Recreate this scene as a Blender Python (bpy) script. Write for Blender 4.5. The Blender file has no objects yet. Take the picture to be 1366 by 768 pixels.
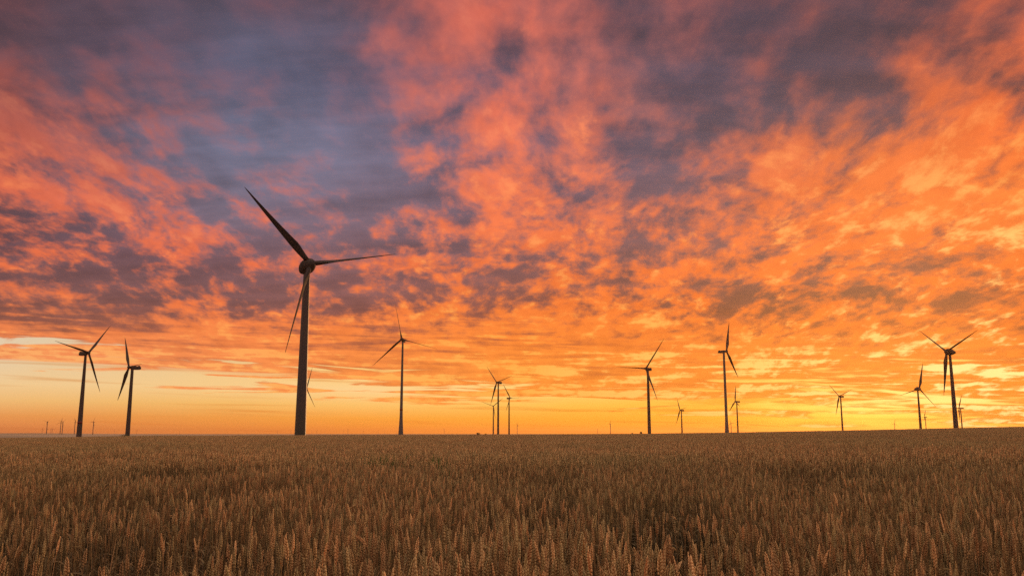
import bpy, bmesh, math, random
import numpy as np
from mathutils import Vector, Matrix

SC = bpy.context.scene
COL = SC.collection

# ------------------------------------------------------------------ camera
EYE = 1.33
cam_data = bpy.data.cameras.new('camera')
cam_data.sensor_width = 36.0
cam_data.lens = 1150.0 / 1366.0 * 36.0
cam_data.clip_start = 0.05
cam_data.clip_end = 120000.0
camera = bpy.data.objects.new('camera', cam_data)
COL.objects.link(camera)
camera.location = (0.0, 0.0, EYE)
camera.rotation_euler = (math.radians(90.0) + math.atan((578.5 - 384.0) / 1150.0), 0.0, 0.0)
SC.camera = camera

# ------------------------------------------------------------------ exposure
SC.view_settings.view_transform = 'Standard'
SC.view_settings.look = 'None'
SC.view_settings.exposure = 0.0
SC.view_settings.gamma = 1.0
SC.view_settings.use_curve_mapping = False
SC.render.engine = 'CYCLES'
SC.cycles.max_bounces = 6
SC.cycles.diffuse_bounces = 3
SC.cycles.transparent_max_bounces = 8
SC.cycles.volume_bounces = 0
SC.cycles.use_denoising = False
SC.cycles.sample_clamp_direct = 3.0
SC.cycles.sample_clamp_indirect = 1.5

SUN_AZ = math.radians(24.0)      # clockwise from the view direction
SUN_EL = math.radians(4.0)


def lin(r, g, b):
    def f(c):
        c /= 255.0
        return c / 12.92 if c <= 0.04045 else ((c + 0.055) / 1.055) ** 2.4
    return (f(r), f(g), f(b))


# ------------------------------------------------------------------ node helper
class Tree:
    """Small arithmetic layer over a node tree: sockets in, sockets out."""

    def __init__(self, nt):
        self.nt = nt
        nt.nodes.clear()

    def new(self, kind, **props):
        n = self.nt.nodes.new(kind)
        for k, v in props.items():
            setattr(n, k, v)
        return n

    def put(self, sock, v):
        if isinstance(v, bpy.types.NodeSocket):
            self.nt.links.new(v, sock)
        elif isinstance(v, (tuple, list)):
            v = tuple(v)
            sock.default_value = v + (1.0,) if len(v) == 3 and sock.type == 'RGBA' else v
        else:
            sock.default_value = v

    def m(self, op, a, b=0.0, c=0.0, clamp=False):
        n = self.new('ShaderNodeMath', operation=op, use_clamp=clamp)
        for s, v in zip(n.inputs, (a, b, c)):
            self.put(s, v)
        return n.outputs[0]

    def add(self, a, b): return self.m('ADD', a, b)
    def sub(self, a, b): return self.m('SUBTRACT', a, b)
    def mul(self, a, b): return self.m('MULTIPLY', a, b)
    def div(self, a, b): return self.m('DIVIDE', a, b)

    def step(self, v, a, b, lo=0.0, hi=1.0, kind='SMOOTHSTEP'):
        n = self.new('ShaderNodeMapRange', interpolation_type=kind)
        for s, x in zip(n.inputs, (v, a, b, lo, hi)):
            self.put(s, x)
        return n.outputs[0]

    def mix(self, f, a, b, blend='MIX'):
        n = self.new('ShaderNodeMix', data_type='RGBA', blend_type=blend)
        self.put(n.inputs[0], f)
        self.put(n.inputs[6], a)
        self.put(n.inputs[7], b)
        return n.outputs[2]

    def vec(self, x, y, z=0.0):
        n = self.new('ShaderNodeCombineXYZ')
        for s, v in zip(n.inputs, (x, y, z)):
            self.put(s, v)
        return n.outputs[0]

    def xyz(self, v):
        n = self.new('ShaderNodeSeparateXYZ')
        self.put(n.inputs[0], v)
        return n.outputs[0], n.outputs[1], n.outputs[2]

    def noise(self, v, scale, detail=4.0, rough=0.5, dist=0.0, lac=2.0, color=False):
        n = self.new('ShaderNodeTexNoise')
        self.put(n.inputs['Vector'], v)
        n.inputs['Scale'].default_value = scale
        n.inputs['Detail'].default_value = detail
        n.inputs['Roughness'].default_value = rough
        n.inputs['Lacunarity'].default_value = lac
        n.inputs['Distortion'].default_value = dist
        return n.outputs['Color'] if color else n.outputs[0]

    def vmath(self, op, a, b=None, scale=None):
        n = self.new('ShaderNodeVectorMath', operation=op)
        self.put(n.inputs[0], a)
        if b is not None:
            self.put(n.inputs[1], b)
        if scale is not None:
            self.put(n.inputs['Scale'], scale)
        return n.outputs[0]

    def ramp(self, fac, stops, mode='LINEAR'):
        n = self.new('ShaderNodeValToRGB')
        r = n.color_ramp
        r.interpolation = mode
        while len(r.elements) < len(stops):
            r.elements.new(0.5)
        for e, (p, c) in zip(r.elements, sorted(stops)):
            e.position = p
            c = c if isinstance(c, (list, tuple)) else (c, c, c)
            e.color = (c[0], c[1], c[2], 1.0)
        self.put(n.inputs[0], fac)
        return n.outputs[0]


# ------------------------------------------------------------------ sky
# How the cloud sheet is lit by the low sun, by compass direction (stops, left to right)
# and by elevation (rows): share of the sheet that glows, and the colours of its parts.
SKY_AZ = (-0.72, 0.72)   # azimuth span of the stops, radians from north
LIT_SHARE = [
    (0.5806,[0.35,0.35,0.373,0.321,0.346,0.25,0.284,0.456,0.721,0.554,0.477,0.469,0.474,0.327,0.123,0.328,0.557,0.5,0.5]),
    (0.5054,[0.35,0.35,0.365,0.333,0.347,0.25,0.278,0.447,0.717,0.554,0.482,0.463,0.479,0.313,0.131,0.381,0.535,0.5,0.5]),
    (0.4662,[0.35,0.35,0.362,0.339,0.345,0.243,0.228,0.426,0.756,0.584,0.455,0.475,0.455,0.306,0.134,0.408,0.523,0.5,0.5]),
    (0.426,[0.35,0.35,0.358,0.341,0.3,0.125,0.081,0.353,0.747,0.63,0.457,0.444,0.363,0.299,0.162,0.491,0.512,0.5,0.5]),
    (0.3849,[0.35,0.35,0.354,0.337,0.279,0.149,0.084,0.216,0.628,0.657,0.529,0.251,0.284,0.413,0.279,0.672,0.731,0.617,0.5]),
    (0.3431,[0.35,0.383,0.412,0.371,0.239,0.16,0.091,0.187,0.624,0.635,0.514,0.2,0.205,0.423,0.527,0.832,0.706,0.726,0.743]),
    (0.3007,[0.438,0.63,0.784,0.565,0.266,0.225,0.166,0.2,0.666,0.708,0.556,0.237,0.256,0.661,0.82,0.921,0.615,0.651,0.696]),
    (0.2577,[0.85,0.85,0.85,0.733,0.432,0.352,0.248,0.243,0.623,0.738,0.653,0.473,0.504,0.905,0.973,0.951,0.926,0.802,0.646]),
    (0.2145,[0.781,0.667,0.575,0.564,0.53,0.443,0.366,0.327,0.539,0.673,0.667,0.615,0.716,0.925,0.936,0.863,1.0,1.0,1.0]),
    (0.1797,[0.49,0.449,0.416,0.449,0.486,0.415,0.483,0.398,0.469,0.605,0.644,0.613,0.706,0.851,0.862,0.788,0.944,0.966,0.994]),
    (0.1493,[0.376,0.347,0.339,0.333,0.335,0.312,0.4,0.414,0.473,0.649,0.699,0.646,0.324,0.568,0.469,0.627,0.798,0.875,0.917]),
    (0.1189,[0.323,0.383,0.468,0.487,0.546,0.627,0.715,0.745,0.815,0.85,0.848,0.84,0.77,0.703,0.562,0.577,0.573,0.6,0.652]),
    (0.0843,[0.751,0.801,0.841,0.856,0.887,0.918,0.936,0.944,0.949,0.95,0.949,0.947,0.941,0.922,0.888,0.842,0.754,0.681,0.591])]
CLOUD_LIT = [
    (0.536,[[0.199,0.057,0.06],[0.199,0.057,0.06],[0.2,0.058,0.061],[0.203,0.061,0.067],[0.207,0.063,0.072],[0.21,0.066,0.076],[0.338,0.088,0.083],[0.47,0.11,0.089],[0.601,0.132,0.095],[0.73,0.154,0.102],[0.613,0.134,0.097],[0.496,0.115,0.091],[0.414,0.097,0.078],[0.335,0.079,0.065],[0.286,0.071,0.058],[0.414,0.089,0.055],[0.607,0.116,0.053],[0.66,0.123,0.053],[0.66,0.123,0.053]]),
    (0.3932,[[0.205,0.07,0.08],[0.221,0.073,0.08],[0.249,0.078,0.081],[0.263,0.087,0.095],[0.266,0.096,0.111],[0.262,0.105,0.129],[0.398,0.126,0.13],[0.56,0.148,0.124],[0.717,0.168,0.117],[0.871,0.188,0.109],[0.66,0.165,0.118],[0.47,0.143,0.123],[0.463,0.13,0.105],[0.474,0.12,0.085],[0.55,0.123,0.062],[0.658,0.134,0.058],[0.783,0.153,0.058],[0.722,0.152,0.066],[0.68,0.15,0.07]]),
    (0.3092,[[0.317,0.089,0.08],[0.396,0.101,0.08],[0.484,0.114,0.08],[0.515,0.13,0.098],[0.522,0.142,0.115],[0.513,0.152,0.131],[0.612,0.166,0.126],[0.732,0.181,0.114],[0.84,0.194,0.103],[0.942,0.205,0.092],[0.825,0.189,0.096],[0.723,0.174,0.097],[0.781,0.178,0.08],[0.822,0.179,0.063],[0.868,0.183,0.045],[0.914,0.183,0.041],[1.0,0.182,0.034],[1.0,0.171,0.034],[0.972,0.161,0.037]]),
    (0.2405,[[0.699,0.146,0.08],[0.786,0.159,0.08],[0.815,0.163,0.078],[0.781,0.167,0.088],[0.758,0.17,0.097],[0.745,0.172,0.104],[0.796,0.179,0.097],[0.857,0.186,0.086],[0.908,0.193,0.077],[0.956,0.2,0.068],[0.923,0.195,0.066],[0.897,0.192,0.064],[0.943,0.197,0.054],[0.982,0.203,0.044],[1.0,0.207,0.035],[1.0,0.212,0.034],[1.0,0.22,0.033],[1.0,0.221,0.034],[1.0,0.209,0.034]]),
    (0.1884,[[0.84,0.167,0.071],[0.851,0.168,0.067],[0.86,0.17,0.065],[0.868,0.172,0.068],[0.883,0.174,0.07],[0.896,0.178,0.072],[0.915,0.184,0.068],[0.934,0.19,0.06],[0.95,0.195,0.054],[0.965,0.199,0.048],[0.974,0.198,0.042],[0.983,0.197,0.038],[0.993,0.197,0.034],[1.0,0.198,0.031],[1.0,0.198,0.028],[1.0,0.198,0.026],[1.0,0.2,0.024],[1.0,0.204,0.025],[1.0,0.209,0.028]]),
    (0.1449,[[0.876,0.178,0.061],[0.88,0.183,0.061],[0.883,0.187,0.061],[0.901,0.192,0.061],[0.925,0.197,0.06],[0.949,0.202,0.058],[0.961,0.207,0.054],[0.969,0.211,0.047],[0.978,0.214,0.04],[0.986,0.216,0.034],[0.987,0.207,0.029],[0.989,0.198,0.024],[0.993,0.188,0.02],[0.999,0.182,0.017],[1.0,0.182,0.018],[1.0,0.184,0.018],[1.0,0.186,0.018],[1.0,0.188,0.019],[1.0,0.191,0.02]]),
    (0.1102,[[0.892,0.205,0.064],[0.897,0.217,0.067],[0.902,0.227,0.069],[0.918,0.234,0.068],[0.936,0.239,0.066],[0.951,0.241,0.062],[0.964,0.243,0.056],[0.976,0.245,0.048],[0.988,0.246,0.04],[1.0,0.246,0.032],[0.988,0.233,0.028],[0.976,0.22,0.024],[0.966,0.207,0.02],[0.96,0.198,0.017],[0.96,0.195,0.017],[0.961,0.191,0.016],[0.966,0.189,0.016],[0.977,0.186,0.016],[0.989,0.183,0.016]]),
    (0.067,[[0.905,0.279,0.095],[0.903,0.286,0.1],[0.901,0.291,0.104],[0.913,0.291,0.099],[0.932,0.289,0.091],[0.949,0.286,0.082],[0.964,0.286,0.072],[0.976,0.287,0.06],[0.988,0.287,0.049],[1.0,0.287,0.037],[0.988,0.273,0.032],[0.975,0.259,0.028],[0.963,0.244,0.023],[0.954,0.234,0.021],[0.948,0.23,0.02],[0.943,0.225,0.019],[0.939,0.221,0.018],[0.939,0.217,0.018],[0.939,0.212,0.018]])]
CLOUD_DARK = [
    (0.536,[[0.08,0.04,0.05],[0.08,0.04,0.05],[0.08,0.041,0.052],[0.08,0.043,0.056],[0.08,0.045,0.059],[0.08,0.048,0.062],[0.087,0.051,0.066],[0.095,0.054,0.069],[0.103,0.056,0.073],[0.11,0.059,0.075],[0.102,0.056,0.073],[0.093,0.052,0.069],[0.084,0.048,0.066],[0.076,0.044,0.062],[0.075,0.042,0.057],[0.074,0.039,0.052],[0.073,0.036,0.047],[0.072,0.035,0.045],[0.072,0.035,0.045]]),
    (0.3932,[[0.089,0.051,0.068],[0.093,0.053,0.071],[0.1,0.057,0.075],[0.104,0.071,0.103],[0.107,0.089,0.137],[0.108,0.108,0.174],[0.117,0.11,0.176],[0.127,0.106,0.165],[0.136,0.1,0.15],[0.144,0.093,0.133],[0.133,0.087,0.123],[0.121,0.08,0.113],[0.109,0.072,0.103],[0.101,0.066,0.093],[0.105,0.062,0.083],[0.106,0.057,0.073],[0.101,0.051,0.063],[0.088,0.047,0.062],[0.08,0.045,0.061]]),
    (0.3092,[[0.117,0.064,0.083],[0.121,0.065,0.083],[0.122,0.065,0.082],[0.132,0.095,0.133],[0.148,0.129,0.19],[0.165,0.164,0.248],[0.172,0.162,0.242],[0.173,0.146,0.215],[0.172,0.129,0.187],[0.17,0.111,0.157],[0.161,0.104,0.144],[0.151,0.097,0.131],[0.14,0.089,0.118],[0.138,0.082,0.104],[0.157,0.077,0.09],[0.171,0.073,0.076],[0.176,0.067,0.064],[0.155,0.064,0.064],[0.133,0.06,0.064]]),
    (0.2405,[[0.126,0.065,0.078],[0.127,0.065,0.077],[0.132,0.066,0.077],[0.155,0.098,0.129],[0.176,0.125,0.17],[0.193,0.146,0.201],[0.197,0.138,0.188],[0.196,0.125,0.164],[0.196,0.114,0.145],[0.195,0.104,0.129],[0.2,0.102,0.12],[0.203,0.099,0.111],[0.203,0.096,0.103],[0.21,0.093,0.093],[0.234,0.091,0.083],[0.256,0.088,0.071],[0.271,0.083,0.06],[0.249,0.079,0.061],[0.228,0.076,0.062]]),
    (0.1884,[[0.145,0.069,0.08],[0.151,0.07,0.082],[0.156,0.071,0.083],[0.171,0.082,0.098],[0.187,0.09,0.107],[0.201,0.098,0.115],[0.209,0.099,0.112],[0.215,0.097,0.106],[0.221,0.096,0.1],[0.227,0.095,0.095],[0.233,0.093,0.088],[0.24,0.092,0.082],[0.249,0.092,0.076],[0.27,0.094,0.072],[0.312,0.1,0.066],[0.346,0.103,0.058],[0.367,0.102,0.051],[0.348,0.098,0.052],[0.324,0.094,0.055]]),
    (0.1449,[[0.173,0.074,0.081],[0.182,0.076,0.078],[0.189,0.078,0.076],[0.201,0.083,0.081],[0.213,0.088,0.086],[0.224,0.092,0.09],[0.243,0.093,0.086],[0.262,0.092,0.079],[0.278,0.091,0.072],[0.292,0.09,0.066],[0.283,0.085,0.059],[0.27,0.079,0.052],[0.253,0.073,0.045],[0.241,0.069,0.04],[0.258,0.071,0.039],[0.288,0.075,0.037],[0.321,0.081,0.036],[0.34,0.088,0.039],[0.364,0.097,0.043]]),
    (0.1102,[[0.227,0.084,0.069],[0.259,0.089,0.066],[0.284,0.092,0.063],[0.302,0.095,0.064],[0.313,0.097,0.066],[0.319,0.097,0.067],[0.338,0.097,0.063],[0.365,0.097,0.055],[0.39,0.098,0.049],[0.413,0.098,0.042],[0.406,0.093,0.037],[0.396,0.088,0.033],[0.383,0.082,0.028],[0.375,0.079,0.025],[0.376,0.078,0.025],[0.375,0.076,0.024],[0.368,0.075,0.024],[0.343,0.073,0.026],[0.313,0.07,0.028]]),
    (0.067,[[0.488,0.138,0.063],[0.524,0.147,0.065],[0.553,0.154,0.067],[0.571,0.156,0.066],[0.582,0.155,0.062],[0.59,0.153,0.057],[0.609,0.153,0.051],[0.633,0.155,0.044],[0.654,0.156,0.038],[0.672,0.156,0.032],[0.675,0.151,0.029],[0.675,0.145,0.026],[0.671,0.139,0.023],[0.663,0.132,0.021],[0.65,0.125,0.02],[0.635,0.117,0.019],[0.616,0.11,0.018],[0.59,0.106,0.018],[0.558,0.101,0.019]])]
CLOUD_BRIGHT = [
    (0.536,[[0.223,0.065,0.066],[0.223,0.065,0.066],[0.224,0.066,0.068],[0.226,0.07,0.076],[0.228,0.073,0.082],[0.231,0.076,0.089],[0.378,0.105,0.094],[0.532,0.134,0.1],[0.682,0.163,0.105],[0.831,0.192,0.11],[0.811,0.181,0.102],[0.791,0.169,0.094],[0.771,0.157,0.087],[0.753,0.147,0.079],[0.753,0.147,0.074],[0.753,0.147,0.069],[0.753,0.147,0.064],[0.753,0.147,0.062],[0.753,0.147,0.062]]),
    (0.3932,[[0.223,0.076,0.084],[0.24,0.08,0.084],[0.27,0.086,0.085],[0.286,0.096,0.102],[0.293,0.106,0.121],[0.293,0.115,0.14],[0.433,0.146,0.142],[0.598,0.18,0.138],[0.757,0.211,0.133],[0.913,0.242,0.127],[0.891,0.228,0.12],[0.866,0.213,0.112],[0.84,0.197,0.105],[0.825,0.187,0.096],[0.848,0.191,0.086],[0.856,0.193,0.077],[0.841,0.19,0.071],[0.786,0.178,0.077],[0.753,0.171,0.08]]),
    (0.3092,[[0.34,0.1,0.084],[0.426,0.117,0.084],[0.522,0.136,0.083],[0.555,0.152,0.103],[0.561,0.162,0.121],[0.548,0.167,0.138],[0.648,0.19,0.134],[0.771,0.215,0.125],[0.881,0.237,0.115],[0.986,0.259,0.106],[0.981,0.261,0.098],[0.973,0.261,0.091],[0.962,0.259,0.083],[0.951,0.259,0.078],[0.957,0.27,0.075],[0.972,0.276,0.069],[1.0,0.273,0.059],[1.0,0.245,0.055],[0.979,0.219,0.055]]),
    (0.2405,[[0.754,0.182,0.081],[0.848,0.201,0.08],[0.882,0.21,0.08],[0.843,0.211,0.095],[0.814,0.212,0.107],[0.797,0.213,0.117],[0.846,0.23,0.112],[0.906,0.251,0.103],[0.955,0.27,0.096],[1.0,0.288,0.089],[1.0,0.301,0.087],[1.0,0.313,0.086],[1.0,0.323,0.083],[1.0,0.341,0.083],[1.0,0.374,0.09],[1.0,0.399,0.09],[1.0,0.405,0.083],[1.0,0.369,0.07],[1.0,0.342,0.066]]),
    (0.1884,[[0.914,0.224,0.08],[0.929,0.23,0.08],[0.941,0.236,0.08],[0.946,0.239,0.086],[0.957,0.245,0.091],[0.962,0.252,0.094],[0.973,0.269,0.091],[0.983,0.291,0.086],[0.992,0.311,0.082],[1.0,0.329,0.079],[1.0,0.345,0.082],[1.0,0.361,0.085],[1.0,0.376,0.089],[1.0,0.41,0.1],[1.0,0.473,0.124],[1.0,0.531,0.143],[1.0,0.568,0.153],[1.0,0.536,0.139],[1.0,0.495,0.122]]),
    (0.1449,[[0.968,0.265,0.083],[0.978,0.285,0.085],[0.986,0.3,0.087],[0.992,0.307,0.087],[0.997,0.309,0.085],[1.0,0.308,0.081],[1.0,0.322,0.079],[1.0,0.342,0.077],[1.0,0.36,0.075],[1.0,0.377,0.073],[1.0,0.393,0.078],[1.0,0.409,0.083],[1.0,0.423,0.088],[1.0,0.463,0.106],[1.0,0.542,0.144],[1.0,0.623,0.181],[1.0,0.681,0.206],[1.0,0.663,0.197],[1.0,0.639,0.185]]),
    (0.1102,[[1.0,0.336,0.093],[1.0,0.346,0.095],[1.0,0.354,0.097],[1.0,0.354,0.094],[1.0,0.352,0.088],[1.0,0.348,0.082],[1.0,0.354,0.076],[1.0,0.364,0.07],[1.0,0.373,0.064],[1.0,0.381,0.058],[1.0,0.405,0.066],[1.0,0.428,0.075],[1.0,0.451,0.084],[1.0,0.495,0.106],[1.0,0.573,0.148],[1.0,0.657,0.193],[1.0,0.724,0.227],[1.0,0.721,0.226],[1.0,0.718,0.225]]),
    (0.067,[[0.978,0.415,0.136],[0.973,0.426,0.145],[0.968,0.434,0.152],[0.973,0.434,0.145],[0.984,0.43,0.132],[0.995,0.425,0.118],[1.0,0.424,0.105],[1.0,0.425,0.093],[1.0,0.424,0.081],[1.0,0.423,0.068],[1.0,0.476,0.094],[1.0,0.528,0.119],[1.0,0.58,0.144],[1.0,0.636,0.178],[1.0,0.702,0.225],[1.0,0.772,0.273],[1.0,0.82,0.304],[1.0,0.807,0.294],[1.0,0.791,0.281]])]
CLEAR_STRIP = [
    (0.0929,[[0.776,0.61,0.413],[0.776,0.61,0.413],[0.776,0.61,0.413],[0.768,0.588,0.375],[0.758,0.559,0.327],[0.801,0.552,0.282],[0.892,0.564,0.239],[0.98,0.575,0.197],[1.0,0.57,0.173],[1.0,0.559,0.153],[1.0,0.549,0.133],[1.0,0.533,0.117],[1.0,0.516,0.103],[1.0,0.535,0.11],[1.0,0.558,0.12],[1.0,0.558,0.12],[1.0,0.515,0.102],[1.0,0.515,0.102],[1.0,0.515,0.102]]),
    (0.067,[[0.79,0.61,0.398],[0.811,0.608,0.377],[0.827,0.607,0.36],[0.845,0.596,0.323],[0.867,0.586,0.286],[0.906,0.588,0.253],[0.953,0.599,0.222],[0.991,0.608,0.194],[1.0,0.602,0.176],[1.0,0.591,0.161],[1.0,0.58,0.145],[1.0,0.563,0.124],[1.0,0.544,0.102],[1.0,0.562,0.103],[1.0,0.607,0.114],[1.0,0.602,0.116],[1.0,0.515,0.096],[1.0,0.515,0.098],[1.0,0.515,0.101]]),
    (0.0498,[[0.873,0.604,0.313],[0.881,0.604,0.306],[0.887,0.604,0.301],[0.903,0.605,0.286],[0.923,0.609,0.269],[0.946,0.62,0.264],[0.971,0.637,0.272],[0.995,0.653,0.282],[1.0,0.646,0.25],[1.0,0.631,0.202],[1.0,0.614,0.154],[1.0,0.582,0.12],[1.0,0.55,0.094],[1.0,0.624,0.121],[1.0,0.711,0.18],[1.0,0.687,0.176],[1.0,0.53,0.086],[1.0,0.524,0.088],[1.0,0.516,0.09]]),
    (0.0327,[[0.898,0.554,0.233],[0.896,0.532,0.21],[0.894,0.515,0.192],[0.903,0.508,0.172],[0.917,0.507,0.153],[0.937,0.517,0.145],[0.965,0.538,0.148],[0.993,0.561,0.151],[1.0,0.553,0.129],[1.0,0.536,0.1],[1.0,0.52,0.073],[1.0,0.504,0.058],[1.006,0.504,0.053],[1.09,0.73,0.134],[1.125,0.889,0.247],[1.072,0.797,0.238],[1.0,0.546,0.074],[1.0,0.546,0.075],[1.0,0.546,0.077]]),
    (0.0174,[[0.857,0.366,0.103],[0.853,0.351,0.097],[0.849,0.338,0.093],[0.86,0.337,0.084],[0.88,0.342,0.074],[0.909,0.353,0.066],[0.95,0.371,0.058],[0.99,0.389,0.051],[1.0,0.397,0.044],[1.0,0.404,0.037],[1.0,0.411,0.031],[1.0,0.419,0.029],[1.007,0.437,0.029],[1.102,0.596,0.055],[1.15,0.761,0.103],[1.093,0.711,0.112],[1.0,0.475,0.05],[1.0,0.481,0.052],[1.0,0.49,0.055]]),
    (0.0021,[[0.839,0.255,0.077],[0.839,0.254,0.077],[0.839,0.253,0.077],[0.854,0.258,0.07],[0.876,0.266,0.061],[0.903,0.272,0.051],[0.936,0.277,0.041],[0.968,0.282,0.032],[0.982,0.291,0.027],[0.99,0.302,0.023],[0.998,0.313,0.02],[1.0,0.331,0.019],[1.008,0.357,0.019],[1.103,0.442,0.027],[1.15,0.52,0.038],[1.091,0.483,0.039],[1.0,0.364,0.029],[1.0,0.365,0.029],[1.0,0.366,0.029]])]

world = bpy.data.worlds.new('World')
SC.world = world
world.use_nodes = True
W = Tree(world.node_tree)
d = W.vmath('NORMALIZE', W.new('ShaderNodeTexCoord').outputs['Generated'])
dx, dy, dz = W.xyz(d)
el = W.m('ARCSINE', dz)
az = W.m('ARCTAN2', dx, dy)
azf = W.step(az, SKY_AZ[0], SKY_AZ[1], 0.0, 1.0, 'LINEAR')


def field(table):
    """Colour by azimuth (a ramp per row) and elevation (blend from row to row)."""
    rows = sorted(table)
    acc = None
    for i, (e, vals) in enumerate(rows):
        r = W.ramp(azf, [(k / (len(vals) - 1.0), v) for k, v in enumerate(vals)], 'EASE')
        acc = r if acc is None else W.mix(W.step(el, rows[i - 1][0], e, 0, 1, 'LINEAR'), acc, r)
    return acc


# cloud sheet overhead: a plane seen in perspective, softened towards the horizon
h = W.add(W.m('MAXIMUM', dz, 0.0), 0.26)
px, py = W.div(dx, h), W.div(dy, h)
sheet = W.vec(px, W.mul(py, 0.62), 3.7)
warp = W.vmath('SUBTRACT', W.noise(sheet, 2.2, 3.0, 0.5, color=True), (0.5, 0.5, 0.5))
sheet_w = W.vmath('ADD', sheet, W.vmath('SCALE', warp, scale=0.14))
n_big = W.noise(sheet_w, 3.4, 3.0, 0.5)
n_mid = W.noise(sheet_w, 12.5, 5.0, 0.5)
n_fine = W.noise(sheet_w, 36.0, 5.0, 0.6)
vor = W.new('ShaderNodeTexVoronoi', feature='SMOOTH_F1')
W.put(vor.inputs['Vector'], W.vmath('ADD', sheet_w, W.vmath('SCALE', W.vmath('SUBTRACT', W.noise(sheet_w, 24.0, 3.0, 0.5, color=True), (0.5, 0.5, 0.5)), scale=0.09)))
vor.inputs['Scale'].default_value = 11.0
vor.inputs['Smoothness'].default_value = 0.6
puff = W.sub(0.42, vor.outputs['Distance'])
# long thin streaks low over the horizon
strk = W.vec(W.mul(az, 3.2), W.mul(W.add(el, W.mul(az, 0.012)), 46.0), 1.3)
n_str = W.noise(strk, 2.0, 6.0, 0.55, 0.6)
strk2 = W.vec(W.mul(az, 3.6), W.mul(W.add(el, W.mul(az, 0.02)), 46.0), 5.1)
n_str2 = W.noise(strk2, 3.4, 6.0, 0.58, 0.5)
low = W.step(W.add(W.add(el, W.mul(W.step(az, 0.05, 0.3), 0.03)), W.mul(W.sub(n_big, 0.5), 0.06)), 0.095, 0.150, 1.0, 0.0)

mott = W.add(W.add(W.mul(W.sub(n_mid, 0.5), 2.6), W.mul(puff, 0.5)), W.add(W.mul(W.sub(n_big, 0.5), 1.5), W.mul(W.mul(W.sub(n_fine, 0.5), 1.1), W.step(el, 0.2, 0.42, 1.5, 0.55))))
streak = W.add(W.mul(W.sub(n_str, 0.5), 1.9), W.mul(W.sub(n_str2, 0.5), 1.3))
tex = W.add(W.mul(mott, W.sub(1.0, W.mul(low, 0.62))), W.mul(W.mul(streak, low), 1.25))
soft = W.step(el, 0.30, 0.5, 1.0, 0.62)
glow = field(LIT_SHARE)
calm = W.step(glow, 0.0, 0.4, 0.55, 1.0, 'LINEAR')          # the dull parts of the sheet are smoother
share = W.add(W.add(W.mul(W.sub(glow, 0.5), 1.25), 0.425), W.mul(tex, W.mul(soft, calm)))
lit_f = W.step(share, W.step(el, 0.10, 0.32, 0.06, -0.12), W.step(el, 0.10, 0.32, 0.90, 1.06))
n_hi = W.add(W.mul(W.sub(W.noise(W.vmath('ADD', sheet_w, (4.0, 2.0, 9.0)), 17.0, 6.0, 0.6), 0.5), 2.6), W.mul(W.mul(streak, low), 1.1))
hi_f = W.step(W.add(n_hi, W.mul(W.sub(share, 0.8), 0.6)), W.mul(low, 0.12), 0.7)
tone = W.add(0.86, W.mul(W.sub(W.noise(W.vmath('ADD', sheet_w, (1.0, 7.0, 2.0)), 14.0, 6.0, 0.6), 0.5), 1.3))
tone = W.add(tone, W.mul(W.mul(streak, low), 0.9))
dtone = W.add(1.0, W.add(W.mul(W.sub(n_mid, 0.5), 0.7), W.mul(W.sub(W.noise(W.vec(W.add(W.mul(px, 2.0), W.mul(py, 0.5)), W.mul(py, 7.0), 4.0), 1.6, 5.0, 0.6), 0.5), 0.9)))
cloud = W.mix(lit_f, W.mix(1.0, field(CLOUD_DARK), W.vec(dtone, dtone, dtone), 'MULTIPLY'), W.mix(1.0, field(CLOUD_LIT), W.mix(tone, (0.55, 0.42, 0.42), (1.0, 1.0, 1.0)), 'MULTIPLY'))
cloud = W.mix(W.mul(hi_f, lit_f), cloud, field(CLOUD_BRIGHT))

# clear strip under the sheet, its edge sinking to the right
edge = W.ramp(azf, [(0.0, 0.091), (0.15, 0.083), (0.28, 0.062), (0.38, 0.052), (0.46, 0.045), (0.62, 0.038), (0.70, 0.032), (0.80, 0.019), (1.0, 0.012)])
strip = field(CLEAR_STRIP)
thin = W.step(W.noise(W.vec(W.mul(az, 2.0), W.mul(W.add(el, W.mul(az, 0.018)), 60.0), 8.0), 2.6, 4.0, 0.5, 0.3), 0.55, 0.75)
strip = W.mix(W.mul(thin, 0.9), strip, W.mix(1.0, strip, (0.86, 0.66, 0.52), 'MULTIPLY'))
right = W.step(az, 0.14, 0.34)
ripple = W.mul(W.step(n_str2, 0.44, 0.6), W.step(az, 0.1, 0.3))
strip = W.mix(W.mul(W.mul(ripple, 0.8), W.step(W.m('ABSOLUTE', W.sub(az, 0.43)), 0.03, 0.16, 0.25, 1.0)), strip, W.mix(1.0, strip, (0.95, 0.60, 0.34), 'MULTIPLY'))
bank_el = W.sub(0.0735, W.mul(W.add(az, 0.40), 0.055))
bank = W.step(W.m('ABSOLUTE', W.add(W.sub(el, bank_el), W.mul(W.sub(n_str, 0.5), 0.012))), 0.0015, 0.0075, 1.0, 0.0)
bank = W.mul(bank, W.mul(W.step(az, -0.62, -0.50), W.step(az, -0.36, -0.20, 1.0, 0.0)))
strip = W.mix(W.mul(bank, 0.8), strip, lin(238, 152, 98))
amp = W.step(right, 0.0, 1.0, 0.075, 0.12, 'LINEAR')
cov = W.step(W.add(W.sub(el, edge), W.mul(W.add(W.mul(W.sub(n_str, 0.5), 2.2), W.mul(W.sub(n_str2, 0.5), W.mul(right, 1.3))), amp)), W.step(right, 0.0, 1.0, -0.004, -0.014, 'LINEAR'), W.step(right, 0.0, 1.0, 0.006, 0.024, 'LINEAR'))
front = W.mix(cov, strip, cloud)

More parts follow.
